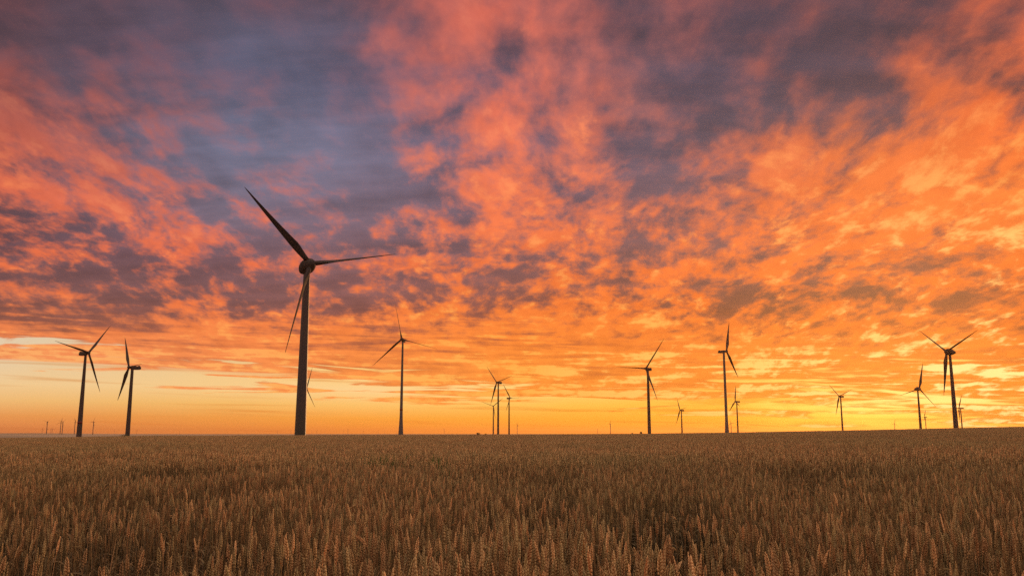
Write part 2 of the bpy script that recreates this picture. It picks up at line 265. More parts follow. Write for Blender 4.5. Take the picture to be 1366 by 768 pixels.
# the rest of the dome: unseen cloud, made brighter than the visible sky to light the field
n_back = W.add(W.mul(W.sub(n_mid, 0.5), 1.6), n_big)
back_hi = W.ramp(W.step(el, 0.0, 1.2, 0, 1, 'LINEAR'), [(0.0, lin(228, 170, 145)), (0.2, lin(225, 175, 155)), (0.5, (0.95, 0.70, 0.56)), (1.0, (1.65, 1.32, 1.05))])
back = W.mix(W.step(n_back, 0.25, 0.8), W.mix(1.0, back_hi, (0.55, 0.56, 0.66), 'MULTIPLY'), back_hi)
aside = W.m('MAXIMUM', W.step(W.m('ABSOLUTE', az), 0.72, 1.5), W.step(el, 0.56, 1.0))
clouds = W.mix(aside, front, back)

# clear air above the sheet
nish = W.new('ShaderNodeTexSky', sky_type='NISHITA', sun_disc=False)
nish.sun_elevation = SUN_EL
nish.sun_rotation = SUN_AZ
nish.air_density = 1.0
nish.dust_density = 2.0
bg_air = W.new('ShaderNodeBackground')
W.put(bg_air.inputs['Color'], nish.outputs[0])
bg_air.inputs['Strength'].default_value = 0.004
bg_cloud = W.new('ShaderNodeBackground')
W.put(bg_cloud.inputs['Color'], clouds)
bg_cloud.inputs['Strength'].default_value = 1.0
both = W.new('ShaderNodeAddShader')
W.put(both.inputs[0], bg_air.outputs[0])
W.put(both.inputs[1], bg_cloud.outputs[0])
W.put(W.new('ShaderNodeOutputWorld').inputs['Surface'], both.outputs[0])

# ------------------------------------------------------------------ sun
sun_data = bpy.data.lights.new('sun', 'SUN')
sun_data.energy = 2.0
sun_data.angle = math.radians(3.0)
sun_data.color = (1.0, 0.50, 0.21)
sun = bpy.data.objects.new('sun', sun_data)
COL.objects.link(sun)
to_sun = Vector((math.sin(SUN_AZ) * math.cos(SUN_EL), math.cos(SUN_AZ) * math.cos(SUN_EL), math.sin(SUN_EL)))
sun.rotation_euler = to_sun.to_track_quat('Z', 'Y').to_euler()

# ------------------------------------------------------------------ materials
def mat(name):
    m = bpy.data.materials.new(name)
    m.use_nodes = True
    return m, Tree(m.node_tree)


def principled(t, color, rough, spec=0.3, normal=None):
    p = t.new('ShaderNodeBsdfPrincipled')
    t.put(p.inputs['Base Color'], color)
    t.put(p.inputs['Roughness'], rough)
    p.inputs['Specular IOR Level'].default_value = spec
    if normal is not None:
        t.put(p.inputs['Normal'], normal)
    return p.outputs[0]


def out(t, sh):
    t.put(t.new('ShaderNodeOutputMaterial').inputs['Surface'], sh)


def turbine_paint(name, base, lo=0.9):
    m, t = mat(name)
    p = t.new('ShaderNodeTexCoord').outputs['Object']
    x, y, z = t.xyz(p)
    streak = t.noise(t.vec(t.mul(x, 1.4), t.mul(y, 1.4), t.mul(z, 0.06)), 1.6, 5.0, 0.6)
    blot = t.noise(p, 0.35, 4.0, 0.6)
    f = t.mul(t.step(streak, 0.35, 0.75), t.step(blot, 0.3, 0.7))
    c = t.mix(f, base, tuple(v * 0.72 for v in base))
    seam = t.step(t.m('ABSOLUTE', t.sub(t.m('FRACT', t.div(z, 21.0)), 0.5)), 0.488, 0.492)
    c = t.mix(t.mul(seam, 0.35), c, (0.02, 0.02, 0.02))
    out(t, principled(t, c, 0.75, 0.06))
    return m


def plain(name, base, rough=0.6):
    m, t = mat(name)
    p = t.new('ShaderNodeTexCoord').outputs['Object']
    n = t.noise(p, 0.8, 4.0, 0.6)
    out(t, principled(t, t.mix(t.step(n, 0.3, 0.7), base, tuple(v * 0.75 for v in base)), rough))
    return m


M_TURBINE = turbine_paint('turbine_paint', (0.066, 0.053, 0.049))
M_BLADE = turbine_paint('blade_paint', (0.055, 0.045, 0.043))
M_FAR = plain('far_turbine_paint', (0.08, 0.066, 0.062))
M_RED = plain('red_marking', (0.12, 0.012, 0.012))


def ringed_paint(name, base, ring):
    m, t = mat(name)
    p = t.new('ShaderNodeTexCoord').outputs['Object']
    x, y, z = t.xyz(p)
    streak = t.noise(t.vec(t.mul(x, 1.4), t.mul(y, 1.4), t.mul(z, 0.06)), 1.6, 5.0, 0.6)
    k = t.step(t.div(t.m('FLOOR', t.div(z, 2.6)), 6.0), 0.0, 1.0, 0.9, 0.0, 'LINEAR')
    c = t.mix(k, base, ring)
    c = t.mix(t.step(streak, 0.35, 0.8), c, t.mix(1.0, c, (0.74, 0.74, 0.74), 'MULTIPLY'))
    out(t, principled(t, c, 0.5, 0.35))
    return m


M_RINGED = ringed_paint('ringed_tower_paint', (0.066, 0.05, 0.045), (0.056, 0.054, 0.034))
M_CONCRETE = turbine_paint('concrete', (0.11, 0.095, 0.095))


def mk_soil():
    m, t = mat('field_soil')
    g = t.new('ShaderNodeNewGeometry').outputs['Position']
    x, y, z = t.xyz(g)
    r = t.m('SQRT', t.add(t.mul(x, x), t.mul(y, y)))
    n = t.noise(g, 0.5, 8.0, 0.65)
    near = t.mix(t.step(n, 0.3, 0.7), (0.085, 0.05, 0.028), (0.14, 0.085, 0.045))
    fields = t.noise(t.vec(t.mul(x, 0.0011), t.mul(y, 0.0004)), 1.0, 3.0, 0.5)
    far = t.ramp(fields, [(0.0, (0.10, 0.10, 0.05)), (0.40, (0.16, 0.13, 0.08)), (0.48, (0.40, 0.29, 0.19)), (0.56, (0.14, 0.11, 0.07)), (0.64, (0.42, 0.30, 0.20)), (1.0, (0.30, 0.22, 0.14))])  # patchwork of distant fields, paled to stand in for haze
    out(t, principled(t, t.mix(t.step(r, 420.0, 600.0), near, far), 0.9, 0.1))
    return m


def mk_wheat(name, tile):
    m, t = mat(name)
    oi = t.new('ShaderNodeObjectInfo')
    rnd = oi.outputs['Random']
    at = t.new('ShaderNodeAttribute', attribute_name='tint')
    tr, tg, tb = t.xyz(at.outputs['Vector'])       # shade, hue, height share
    hue = t.m('FRACT', t.add(tg, rnd))
    pos = t.new('ShaderNodeNewGeometry').outputs['Position']
    patch = t.noise(t.vmath('MULTIPLY', pos, (1.0, 1.0, 0.0)), 0.10, 4.0, 0.6)
    c = t.ramp(hue, [(0.0, (0.414, 0.217, 0.089)), (0.18, (0.527, 0.290, 0.121)), (0.36, (0.310, 0.227, 0.101)),
                     (0.52, (0.423, 0.290, 0.121)), (0.68, (0.621, 0.358, 0.159)), (0.84, (0.339, 0.242, 0.097)), (1.0, (0.414, 0.217, 0.089))])
    c = t.mix(t.mul(t.step(patch, 0.42, 0.66), 0.6), c, (0.320, 0.261, 0.111))
    stem = t.mix(t.step(tb, 0.25, 0.95), (0.06, 0.045, 0.02), c)  # darker towards the ground: shade between the plants put into the colour
    n = t.noise(pos, 260.0, 3.0, 0.6)
    c = t.mix(1.0, stem, t.mix(n, (0.75, 0.75, 0.75), (1.2, 1.18, 1.15)), 'MULTIPLY')
    tr = t.mul(tr, 1.13)
    c = t.mix(1.0, c, t.vec(tr, tr, tr), 'MULTIPLY')
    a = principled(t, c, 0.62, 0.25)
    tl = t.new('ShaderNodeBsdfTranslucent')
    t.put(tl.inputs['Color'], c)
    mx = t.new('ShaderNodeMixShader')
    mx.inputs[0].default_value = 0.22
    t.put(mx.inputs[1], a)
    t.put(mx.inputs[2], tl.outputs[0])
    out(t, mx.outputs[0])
    return m


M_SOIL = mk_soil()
M_WHEAT = mk_wheat('ripe_wheat', False)


def mk_leaf(name, a, b):
    m, t = mat(name)
    pos = t.new('ShaderNodeNewGeometry').outputs['Position']
    n = t.noise(pos, 9.0, 3.0, 0.6)
    c = t.mix(t.step(n, 0.3, 0.7), a, b)
    p = principled(t, c, 0.6, 0.25)
    tl = t.new('ShaderNodeBsdfTranslucent')
    t.put(tl.inputs['Color'], c)
    mx = t.new('ShaderNodeMixShader')
    mx.inputs[0].default_value = 0.25
    t.put(mx.inputs[1], p)
    t.put(mx.inputs[2], tl.outputs[0])
    out(t, mx.outputs[0])
    return m


M_WEED = mk_leaf('weed_leaf', (0.035, 0.12, 0.02), (0.06, 0.16, 0.03))
M_BUSH = mk_leaf('bush_leaf', (0.035, 0.05, 0.02), (0.055, 0.07, 0.03))
M_BARK = plain('bark', (0.07, 0.05, 0.035), 0.9)

# ------------------------------------------------------------------ mesh helpers
def mesh_obj(name, verts, faces, material, parent=None, smooth=True, link=True):
    me = bpy.data.meshes.new(name)
    me.from_pydata([tuple(v) for v in verts], [], faces)
    me.materials.append(material)
    if smooth:
        me.polygons.foreach_set('use_smooth', [True] * len(me.polygons))
    me.update()
    o = bpy.data.objects.new(name, me)
    if link:
        COL.objects.link(o)
    o.parent = parent
    return o


def describe(o, label=None, cat=None, group=None, kind=None):
    for k, v in (('label', label), ('category', cat), ('group', group), ('kind', kind)):
        if v:
            o[k] = v
    return o


def lathe(profile, seg, axis='z'):
    """Rings (position, radius) round an axis; a radius of 0 closes the end."""
    V, Fs, prev = [], [], None
    for z, r in profile:
        if r <= 1e-6:
            ring = [len(V)]
            V.append((0, 0, z))
        else:
            ring = list(range(len(V), len(V) + seg))
            for k in range(seg):
                a = 2 * math.pi * k / seg
                V.append((r * math.cos(a), r * math.sin(a), z))
        if prev is not None:
            for k in range(seg):
                a0, a1 = prev[k % len(prev)], prev[(k + 1) % len(prev)]
                b0, b1 = ring[k % len(ring)], ring[(k + 1) % len(ring)]
                f = []
                for i in (a0, a1, b1, b0):
                    if i not in f:
                        f.append(i)
                Fs.append(tuple(f))
        prev = ring
    return V, Fs


# ------------------------------------------------------------------ terrain
CREST = 420.0
CROP = 0.87
_PROFILE = [(-0.80, 586.0), (-0.536, 584.2), (-0.468, 583.0), (-0.398, 581.2), (-0.241, 580.3), (-0.128, 579.7), (0.0, 579.4),
            (0.157, 578.3), (0.241, 577.0), (0.365, 574.2), (0.442, 572.0), (0.478, 570.8), (0.536, 569.0), (0.80, 564.0)]


def crest_z(az):
    a = abs(az)
    ps = _PROFILE
    if az <= ps[0][0]:
        yp = ps[0][1]
    elif az >= ps[-1][0]:
        yp = ps[-1][1]
    else:
        for (a0, y0), (a1, y1) in zip(ps, ps[1:]):
            if a0 <= az <= a1:
                yp = y0 + (y1 - y0) * (az - a0) / (a1 - a0)
                break
    e = (578.5 - yp) / 1150.0 * math.cos(max(-0.8, min(0.8, az)))
    fade = 1.0 if a < 0.8 else max(0.0, 1.0 - (a - 0.8) / 0.9)
    return (EYE + CREST * e - CROP) * fade


def smooth01(t):
    t = max(0.0, min(1.0, t))
    return t * t * (3 - 2 * t)


def ground_z(x, y):
    r = math.hypot(x, y)
    az = math.atan2(x, y)
    gc = crest_z(az)
    if r <= CREST:
        z = gc * (r / CREST) ** 1.25
    else:
        z = gc + (-7.0 - gc) * smooth01((r - CREST) / 1100.0)
    if r > 3500.0:
        h = 9.0 * smooth01((r - 5000.0) / 9000.0)
        lf = smooth01((-az - 0.36) / 0.16) * (1.0 if az > -1.4 else 0.5)
        wav = 0.75 + 0.25 * math.sin(az * 23.0 + 1.0) + 0.12 * math.sin(az * 61.0)
        h += lf * wav * 11.0 * smooth01((r - 4800.0) / 4200.0)
        z += h
    return z


def build_ground():
    rings = [0.0]
    r = 0.8
    while r < 30000.0:
        rings.append(r)
        r *= 1.085
    rings.append(30000.0)
    seg = 240
    V, Fs = [(0, 0, 0)], []
    for r in rings[1:]:
        for k in range(seg):
            a = 2 * math.pi * k / seg
            x, y = r * math.sin(a), r * math.cos(a)
            V.append((x, y, ground_z(x, y)))
    for k in range(seg):
        Fs.append((0, 1 + (k + 1) % seg, 1 + k))
    for i in range(len(rings) - 2):
        a, b = 1 + i * seg, 1 + (i + 1) * seg
        for k in range(seg):
            k2 = (k + 1) % seg
            Fs.append((a + k, a + k2, b + k2, b + k))
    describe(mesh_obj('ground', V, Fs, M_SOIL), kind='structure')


build_ground()

# ------------------------------------------------------------------ wind turbines
R_BLADE = 41.0


def blade_mesh(R=R_BLADE, wide=4.0, pitch=112.0, n=22, m=14, fat=1.0):
    """Blade along +Z from the hub; chord in X (rotor plane) turned by the pitch towards Y (wind axis)."""
    V, Fs = [], []
    pr = math.radians(pitch)
    for i in range(n + 1):
        s = i / n
        s = s ** 0.9
        z = 1.6 + (R - 1.6) * s
        if s < 0.22:
            u = smooth01(s / 0.22)
            chord = 2.0 + (wide - 2.0) * u
            thick = 2.0 + (0.85 - 2.0) * smooth01(s / 0.25)
        else:
            u = (s - 0.22) / 0.78
            chord = wide * (1 - u) ** 0.85 * (1 - 0.12 * u) + 0.28 * u
            thick = 0.85 * (1 - u) + 0.16 * u
        if s > 0.985:
            chord *= 0.45
        tw = pr + math.radians(14.0) * (1 - s) ** 2 * 0.8
        off = -0.22 * (chord - 2.0) if s < 0.22 else -0.22 * (chord - 2.0) * (1 - 0.4 * s)
        bend = 1.1 * s * s
        for k in range(m):
            a = 2 * math.pi * k / m
            ca, sa = math.cos(a), math.sin(a)
            rootmix = 1 - smooth01(s / 0.2)
            cx = 0.5 * chord * ca + off
            ty = 0.5 * thick * (fat + (1 - fat) * rootmix) * sa * (rootmix + (1 - rootmix) * (0.62 + 0.38 * ca))
            X = cx * math.cos(tw) - ty * math.sin(tw)
            Y = cx * math.sin(tw) + ty * math.cos(tw) - bend
            V.append((X, Y, z))
        if i:
            for k in range(m):
                a0, b0 = (i - 1) * m, i * m
                Fs.append((a0 + k, a0 + (k + 1) % m, b0 + (k + 1) % m, b0 + k))
    Fs.append(tuple(range(m))[::-1])
    Fs.append(tuple(range(n * m, (n + 1) * m)))
    return V, Fs


def tower_profile(kind, H, rb, rt):
    P = []
    for i in range(25):
        s = i / 24
        z = -1.0 + (H + 1.0) * s
        r = rb + (rt - rb) * s
        if kind == 'flared':
            q = max(0.0, 1 - z / 26.0)
            r = (rb * 0.60 + (rt - rb * 0.60) * s) + rb * 0.40 * q ** 1.5
        P.append((z, r))
    P.append((H, 0.0))
    return P


def superbox(L0, L1, w, h, n=14, seg=20):
    """Nacelle house along Y from L0 to L1 with rounded section, slimmer at the back."""
    V, Fs = [], []
    for i in range(n + 1):
        s = i / n
        y = L0 + (L1 - L0) * s
        e = min(1.0, s / 0.10) ** 0.5 * (1 - 0.30 * max(0.0, (s - 0.35) / 0.65) ** 2)
        if s > 0.93:
            e *= 0.9
        e = max(e, 0.45)
        for k in range(seg):
            a = 2 * math.pi * k / seg
            ca, sa = math.cos(a), math.sin(a)
            p = 0.45
            V.append((w / 2 * e * math.copysign(abs(ca) ** p, ca), y, h / 2 * e * math.copysign(abs(sa) ** p, sa) + 0.12 * h * (1 - e)))
        if i:
            for k in range(seg):
                a0, b0 = (i - 1) * seg, i * seg
                Fs.append((a0 + k, b0 + k, b0 + (k + 1) % seg, a0 + (k + 1) % seg))
    Fs.append(tuple(range(seg)))
    Fs.append(tuple(range(n * seg, (n + 1) * seg))[::-1])
    return V, Fs


def turn_y(V):
    # lathe axis Z -> -Y (front of the turbine looks to -Y)
    return [(x, -z, y) for x, y, z in V]


def blade_data(pitch, wide, fat=1.0):
    v, f = blade_mesh(wide=wide, pitch=pitch, fat=fat)
    me = bpy.data.meshes.new('blade')
    me.from_pydata(v, [], f)
    me.materials.append(M_BLADE)
    me.polygons.foreach_set('use_smooth', [True] * len(me.polygons))
    return me


BLADE = {'egg': blade_data(106.0, 3.9, 1.75), 'box': blade_data(93.0, 3.9), 'round': blade_data(93.0, 4.3), 'open': blade_data(55.0, 3.9), 'slim': blade_data(93.0, 2.3), 'turned': blade_data(112.0, 4.3, 2.0)}

_V, _F = lathe([(-7.4, 0.0), (-7.2, 0.45), (-6.2, 1.15), (-4.6, 2.05), (-2.6, 2.95), (-0.8, 3.42), (0.6, 3.5), (1.7, 3.38), (1.74, 3.30)], 32)
EGG_BACK = (turn_y([(x * 0.9, y * 0.9, z) for x, y, z in _V]), _F)
_V, _F = lathe([(1.86, 3.22), (1.95, 3.30), (3.0, 3.05), (4.1, 2.55), (5.1, 1.8), (5.7, 1.0), (5.95, 0.0)], 32)
EGG_HUB = (turn_y([(x * 0.9, y * 0.9, z) for x, y, z in _V]), _F)
_V, _F = lathe([(2.1, 1.25), (2.3, 1.55), (3.4, 1.72), (4.4, 1.6), (5.2, 1.1), (5.6, 0.5), (5.7, 0.0)], 24)
BOX_HUB = (turn_y(_V), _F)
BOX_BODY = superbox(2.0, -8.2 + 0.0, 3.7, 3.9)
BOX_BODY = ([(x, -y, z) for x, y, z in BOX_BODY[0]], BOX_BODY[1][:])


def turbine(H, psi, phi, tilt, label, kind='box', tower='plain', rb=2.2, rt=1.2, band=None, green=False, face_on=None, body=1.0, group='wind turbines standing behind the wheat field'):
    """H: rotor centre; psi: yaw of the rotor against the line of sight from the field edge, degrees."""
    H = Vector(H)
    s = Vector((H.x, H.y, 0)).normalized()
    r = Vector((s.y, -s.x, 0))
    ps = math.radians(psi)
    a = -s * math.cos(ps) + r * math.sin(ps)             # towards the wind
    over = 3.7 if kind == 'egg' else 3.9
    tl = math.radians(tilt)
    axis = a * math.cos(tl) + Vector((0, 0, math.sin(tl)))
    c = H - axis * over                                   # top of the tower
    gz = ground_z(c.x, c.y)
    root = bpy.data.objects.new('wind_turbine', None)
    root.empty_display_size = 2.0
    COL.objects.link(root)
    root.location = (c.x, c.y, gz)
    describe(root, label, 'wind turbine', group)
    hh = c.z - gz
    V, Fs = lathe(tower_profile(tower, hh - (2.2 if kind == 'egg' else 1.6), rb, rt), 28)
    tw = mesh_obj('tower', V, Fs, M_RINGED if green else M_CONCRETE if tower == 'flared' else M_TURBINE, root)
    if band:
        P = dict((round(z, 3), q) for z, q in tower_profile(tower, hh - 1.6, rb, rt))
        zs = sorted(P)

        def rad(z):
            for z0, z1 in zip(zs, zs[1:]):
                if z0 <= z <= z1:
                    return P[z0] + (P[z1] - P[z0]) * (z - z0) / (z1 - z0)
            return rt
        V, Fs = lathe([(band, rad(band) + 0.02), (band, rad(band) + 0.06), (band + 2.4, rad(band + 2.4) + 0.06), (band + 2.4, rad(band + 2.4) + 0.02)], 28)
        describe(mesh_obj('marking_band', V, Fs, M_RED, root), 'dark red warning band round the lower tower')
    # head: local frame with -Y along the axis into the wind
    yv = -axis
    xv = yv.cross(Vector((0, 0, 1))).normalized()
    zv = xv.cross(yv).normalized()
    head = Matrix((xv, yv, zv)).transposed().to_4x4()
    top = Matrix.Translation((0, 0, hh)) @ head
    src_b, src_h = (EGG_BACK, EGG_HUB) if kind == 'egg' else (BOX_BODY, BOX_HUB)
    sc = Matrix.Diagonal((body, body, body, 1)) if kind == 'box' else Matrix.Identity(4)
    nac = mesh_obj('nacelle', src_b[0], src_b[1], M_TURBINE, root)
    nac.matrix_basis = top @ sc
    hub = mesh_obj('hub', src_h[0], src_h[1], M_TURBINE, root)
    hub.matrix_basis = top
    if kind == 'box':
        V, Fs = [], []
        for bx, by, bz, lx, ly, lz in ((0, 6.4, 2.15, 2.6, 1.4, 0.9),):
            b = len(V)
            for dz_ in (0, 1):
                for dy_ in (-.5, .5):
                    for dx_ in (-.5, .5):
                        V.append((bx + dx_ * lx, by + dy_ * ly, bz - 0.5 + dz_ * lz))
            Fs += [tuple(b + i for i in f) for f in ((0, 2, 3, 1), (4, 5, 7, 6), (0, 1, 5, 4), (2, 6, 7, 3), (0, 4, 6, 2), (1, 3, 7, 5))]
        cl = mesh_obj('cooler', V, Fs, M_TURBINE, nac, smooth=False)
    # blades; rotor plane spanned by t (horizontal) and up
    t = r * math.cos(ps) + s * math.sin(ps)
    up = axis.cross(t)
    if up.z < 0:
        up = -up
    for k in range(3):
        th = math.radians(phi + 120 * k)
        bz = t * math.cos(th) + up * math.sin(th)
        by = -axis
        bxv = by.cross(bz)
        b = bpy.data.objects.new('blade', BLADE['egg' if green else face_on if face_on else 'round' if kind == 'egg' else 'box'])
        COL.objects.link(b)
        b.parent = root
        mtx = Matrix((bxv, by, bz)).transposed().to_4x4()
        b.matrix_basis = Matrix.Translation(H - Vector((c.x, c.y, gz))) @ mtx
    return root


TURBINES = [
    dict(H=(-84.58, 354.84, 71.61), psi=21.7, phi=12.7, tilt=10.5, kind='egg', rb=2.32, rt=1.3, green=True,
         label='tallest and nearest wind turbine with a round egg shaped nacelle'),
    dict(H=(-421.22, 856.57, 80.92), psi=42.0, phi=48.9, tilt=5.9, rb=2.6, rt=1.15, band=15.0,
         label='large wind turbine farthest left, with a dark red band low on its tower'),
    dict(H=(-423.02, 953.01, 73.88), psi=-70.6, phi=2.0, tilt=3.0, rb=2.5, rt=1.5, body=1.1,
         label='wind turbine seen side on with its long nacelle pointing right and one blade straight up'),
    dict(H=(-360.48, 1521.47, 79.92), psi=54.9, phi=68.8, tilt=1.0, face_on='slim', rb=2.1, rt=1.2,
         label='small wind turbine hidden behind the tower of the tallest turbine with only blades showing'),
    dict(H=(-115.31, 897.42, 98.95), psi=-17.6, phi=103.8, tilt=8.5, tower='flared', rb=2.9, rt=0.95, band=28.0, body=0.8,
         label='slim wind turbine facing the field with a flared pale tower foot and a dark band'),
    dict(H=(-27.34, 1540.92, 91.64), psi=-48.0, phi=13.9, tilt=5.0, rb=2.0, rt=1.15,
         label='tallest turbine in the close cluster of three near the middle'),
    dict(H=(-59.58, 2777.14, 88.86), psi=-2.2, phi=39.9, tilt=8.0, rb=2.4, rt=1.4, face_on='open',
         label='smallest turbine in the close cluster of three with two blades spread upward'),
    dict(H=(-4.81, 2209.79, 91.62), psi=42.8, phi=0.4, tilt=8.0, rb=2.2, rt=1.3,
         label='turbine in the close cluster of three with one blade lying level to the right'),
    dict(H=(152.95, 986.21, 74.93), psi=-32.4, phi=54.5, tilt=5.6, rb=2.05, rt=1.2, body=0.85,
         label='wind turbine right of centre with one blade lying level to the left'),
    dict(H=(465.38, 2409.99, 66.26), psi=-65.1, phi=9.2, tilt=8.5, rb=2.3, rt=1.4,
         label='small side on turbine between the level bladed one and the tall flared one'),
    dict(H=(270.67, 1085.42, 104.07), psi=66.2, phi=69.2, tilt=3.4, tower='flared', rb=3.2, rt=1.3, body=0.9,
         label='tall wind turbine with flared tower and one blade pointing straight up'),
    dict(H=(546.99, 2129.76, 80.06), psi=-67.8, phi=98.5, tilt=8.8, rb=2.1, rt=1.3,
         label='small side on turbine just right of the tall flared tower'),
    dict(H=(700.5, 1859.24, 80.69), psi=-48.6, phi=18.9, tilt=5.7, rb=2.1, rt=1.3,
         label='lone small turbine with blades in a Y shape on the rising right horizon'),
    dict(H=(631.32, 1343.2, 70.36), psi=43.4, phi=75.5, tilt=1.0, face_on='turned', kind='egg', rb=2.2, rt=1.1,
         label='medium turbine with round nacelle and one blade up beside the large right one'),
    dict(H=(407.66, 807.41, 77.35), psi=-44.6, phi=23.5, tilt=2.9, kind='egg', rb=2.35, rt=1.1,
         label='largest turbine on the right with round nacelle and two blades raised in a V'),
    dict(H=(1245.5, 2424.27, 72.6), psi=-76.1, phi=59.6, tilt=8.0, rb=2.1, rt=1.3,
         label='small turbine half hidden behind the tower of the largest right turbine'),
    dict(H=(1922.84, 4064.11, 79.07), psi=-66.8, phi=61.2, tilt=2.8, rb=2.2, rt=1.4,
         label='tiny turbine between the two round nacelle turbines on the right'),
]
for a in TURBINES:
    turbine(**a)

# ------------------------------------------------------------------ far turbines on the horizon
def view_xy(xp, D):
    u = (xp - 683.0) / 1150.0
    az = math.atan2(u, math.cos(math.atan((578.5 - 384.0) / 1150.0)) + 0.028)
    return D * math.sin(az), D * math.cos(az)


def far_turbine_mesh(phi, psi):
    H, R = 85.0, 41.0
    V, Fs = lathe([(-12.0, 3.0), (H - 2.0, 2.2), (H - 2.0, 0.0)], 10)
    yaw = Matrix.Rotation(math.radians(psi), 4, 'Z')

    def put(v, f, M):
        b = len(V)
        V.extend([tuple(M @ Vector(p)) for p in v])
        Fs.extend([tuple(b + i for i in q) for q in f])
    put(BOX_BODY[0], BOX_BODY[1], Matrix.Translation((0, 0, H)) @ yaw)
    put(BOX_HUB[0], BOX_HUB[1], Matrix.Translation((0, 0, H)) @ yaw)
    bv, bf = blade_mesh(R, 5.5, 112.0, 8, 6)
    for k in range(3):
        put(bv, bf, Matrix.Translation((0, 0, H)) @ yaw @ Matrix.Translation((0, -3.9, 0)) @ Matrix.Rotation(math.radians(phi + 120 * k), 4, 'Y'))
    return V, Fs


FAR_MESH = []
for phi, psi in ((10, 20), (50, -35), (85, 55), (30, -60), (100, 10)):
    V, Fs = far_turbine_mesh(phi, psi)
    o = mesh_obj('distant_turbine', V, Fs, M_FAR, link=False)
    FAR_MESH.append(o.data)

FAR = [  # bearing and apparent height, words
    (56.0, 5.6, 'short faint far turbine, leftmost of all on the horizon'), (62.0, 13.9, 'tall thin far turbine second from the left end of the horizon'), (62.4, 5.4, 'short far turbine in line behind the tall second one at the left end'), (67.7, 5.2, 'short far turbine, left one of the low close pair at far left'), (69.6, 6.0, 'short far turbine, right one of the low close pair at far left'),
    (80.2, 13.2, 'tall thin far turbine, left one of the tall close pair at far left'), (82.8, 13.8, 'tall thin far turbine, right one of the tall close pair at far left'), (99.1, 13.4, 'tall far turbine just left of the tower with the low red band at far left'), (123.8, 14.0, 'tall far turbine just right of the tower with the low red band at far left'),
    (152.3, 4.2, 'tiny far turbine just left of the side on turbine with the long nacelle'),
    (182.3, 4.4, 'tiny far turbine just right of the side on turbine with the long nacelle'),
    (239.6, 3.2, 'tiny far turbine alone on the horizon midway to the tallest turbine'),
    (370.0, 3.6, 'tiny far turbine alone just left of the tallest tower foot'),
    (388.0, 4.4, 'tiny far turbine nearest the left side of the tallest tower foot'),
    (416.0, 3.4, 'tiny far turbine right beside the tallest tower foot'), (422.7, 4.2, 'second tiny far turbine right of the tallest tower foot'),
    (458.3, 3.4, 'tiny far turbine, left one of the first pair right of the tallest tower'), (464.0, 5.2, 'slightly taller tiny far turbine, right one of the first pair right of the tallest tower'), (483.2, 3.3, 'tiny far turbine, left one of the tightest pair before the slim flared tower'), (485.4, 3.8, 'tiny far turbine, right one of the tightest pair before the slim flared tower'), (497.8, 3.2, 'tiny far turbine alone just right of the tightest pair'), (502.5, 3.5, 'tiny far turbine, left one of the last pair before the slim flared tower'),
    (504.6, 3.7, 'tiny far turbine, right one of the last pair before the slim flared tower'), (513.0, 3.2, 'tiny far turbine alone between the last pair and the slim flared tower'), (529.0, 3.4, 'tiny far turbine nearest the left side of the slim flared tower foot'),
    (550.4, 3.0, 'tiny far turbine just right of the slim flared tower foot'),
    (592.5, 6.6, 'faint far turbine alone between the slim flared turbine and the cluster of three'),
    (690.0, 10.5, 'faint far turbine just right of the close cluster of three'),
    (814.4, 13.0, 'faint far turbine left of the level bladed turbine'),
    (975.6, 14.0, 'faint far turbine between the tall flared tower and its small right neighbour'),
    (1194.0, 12.5, 'faint far turbine in the yellow glow left of the medium round nacelle turbine'),
]
rng_far = random.Random(4)
for i, (xp, hpx, words) in enumerate(FAR):
    D = 85.0 * 1150.0 / max(hpx, 3.0)
    x, y = view_xy(xp, D)
    o = bpy.data.objects.new('distant_turbine', FAR_MESH[i % len(FAR_MESH)])
    COL.objects.link(o)
    o.location = (x, y, EYE + D * (hpx / 1150.0) - 85.0)
    o.rotation_euler = (0, 0, -math.atan2(x, y) + rng_far.uniform(-0.2, 0.2))
    describe(o, words, 'wind turbine', 'tiny turbines far away on the horizon')


def mast(xp, hpx, D, label):
    x, y = view_xy(xp, D)
    top = EYE + D * hpx / 1150.0
    V, Fs = lathe([(-14.0, 0.9), (top * 0.6, 0.7), (top, 0.45), (top, 0.0)], 8)
    root = bpy.data.objects.new('mast', None)
    COL.objects.link(root)
    root.location = (x, y, 0.0)
    mesh_obj('pole', V, Fs, M_FAR, root)
    V, Fs = lathe([(-3.2, 0.0), (-3.2, 0.4), (3.2, 0.4), (3.2, 0.0)], 6)
    arm = mesh_obj('crossarm', [(z, y_, x_ + top * 0.86) for x_, y_, z in V], Fs, M_FAR, root)
    describe(root, label, 'mast')


mast(797.0, 6.8, 4200.0, 'thin short mast on the horizon left of the level bladed turbine and its bushes')

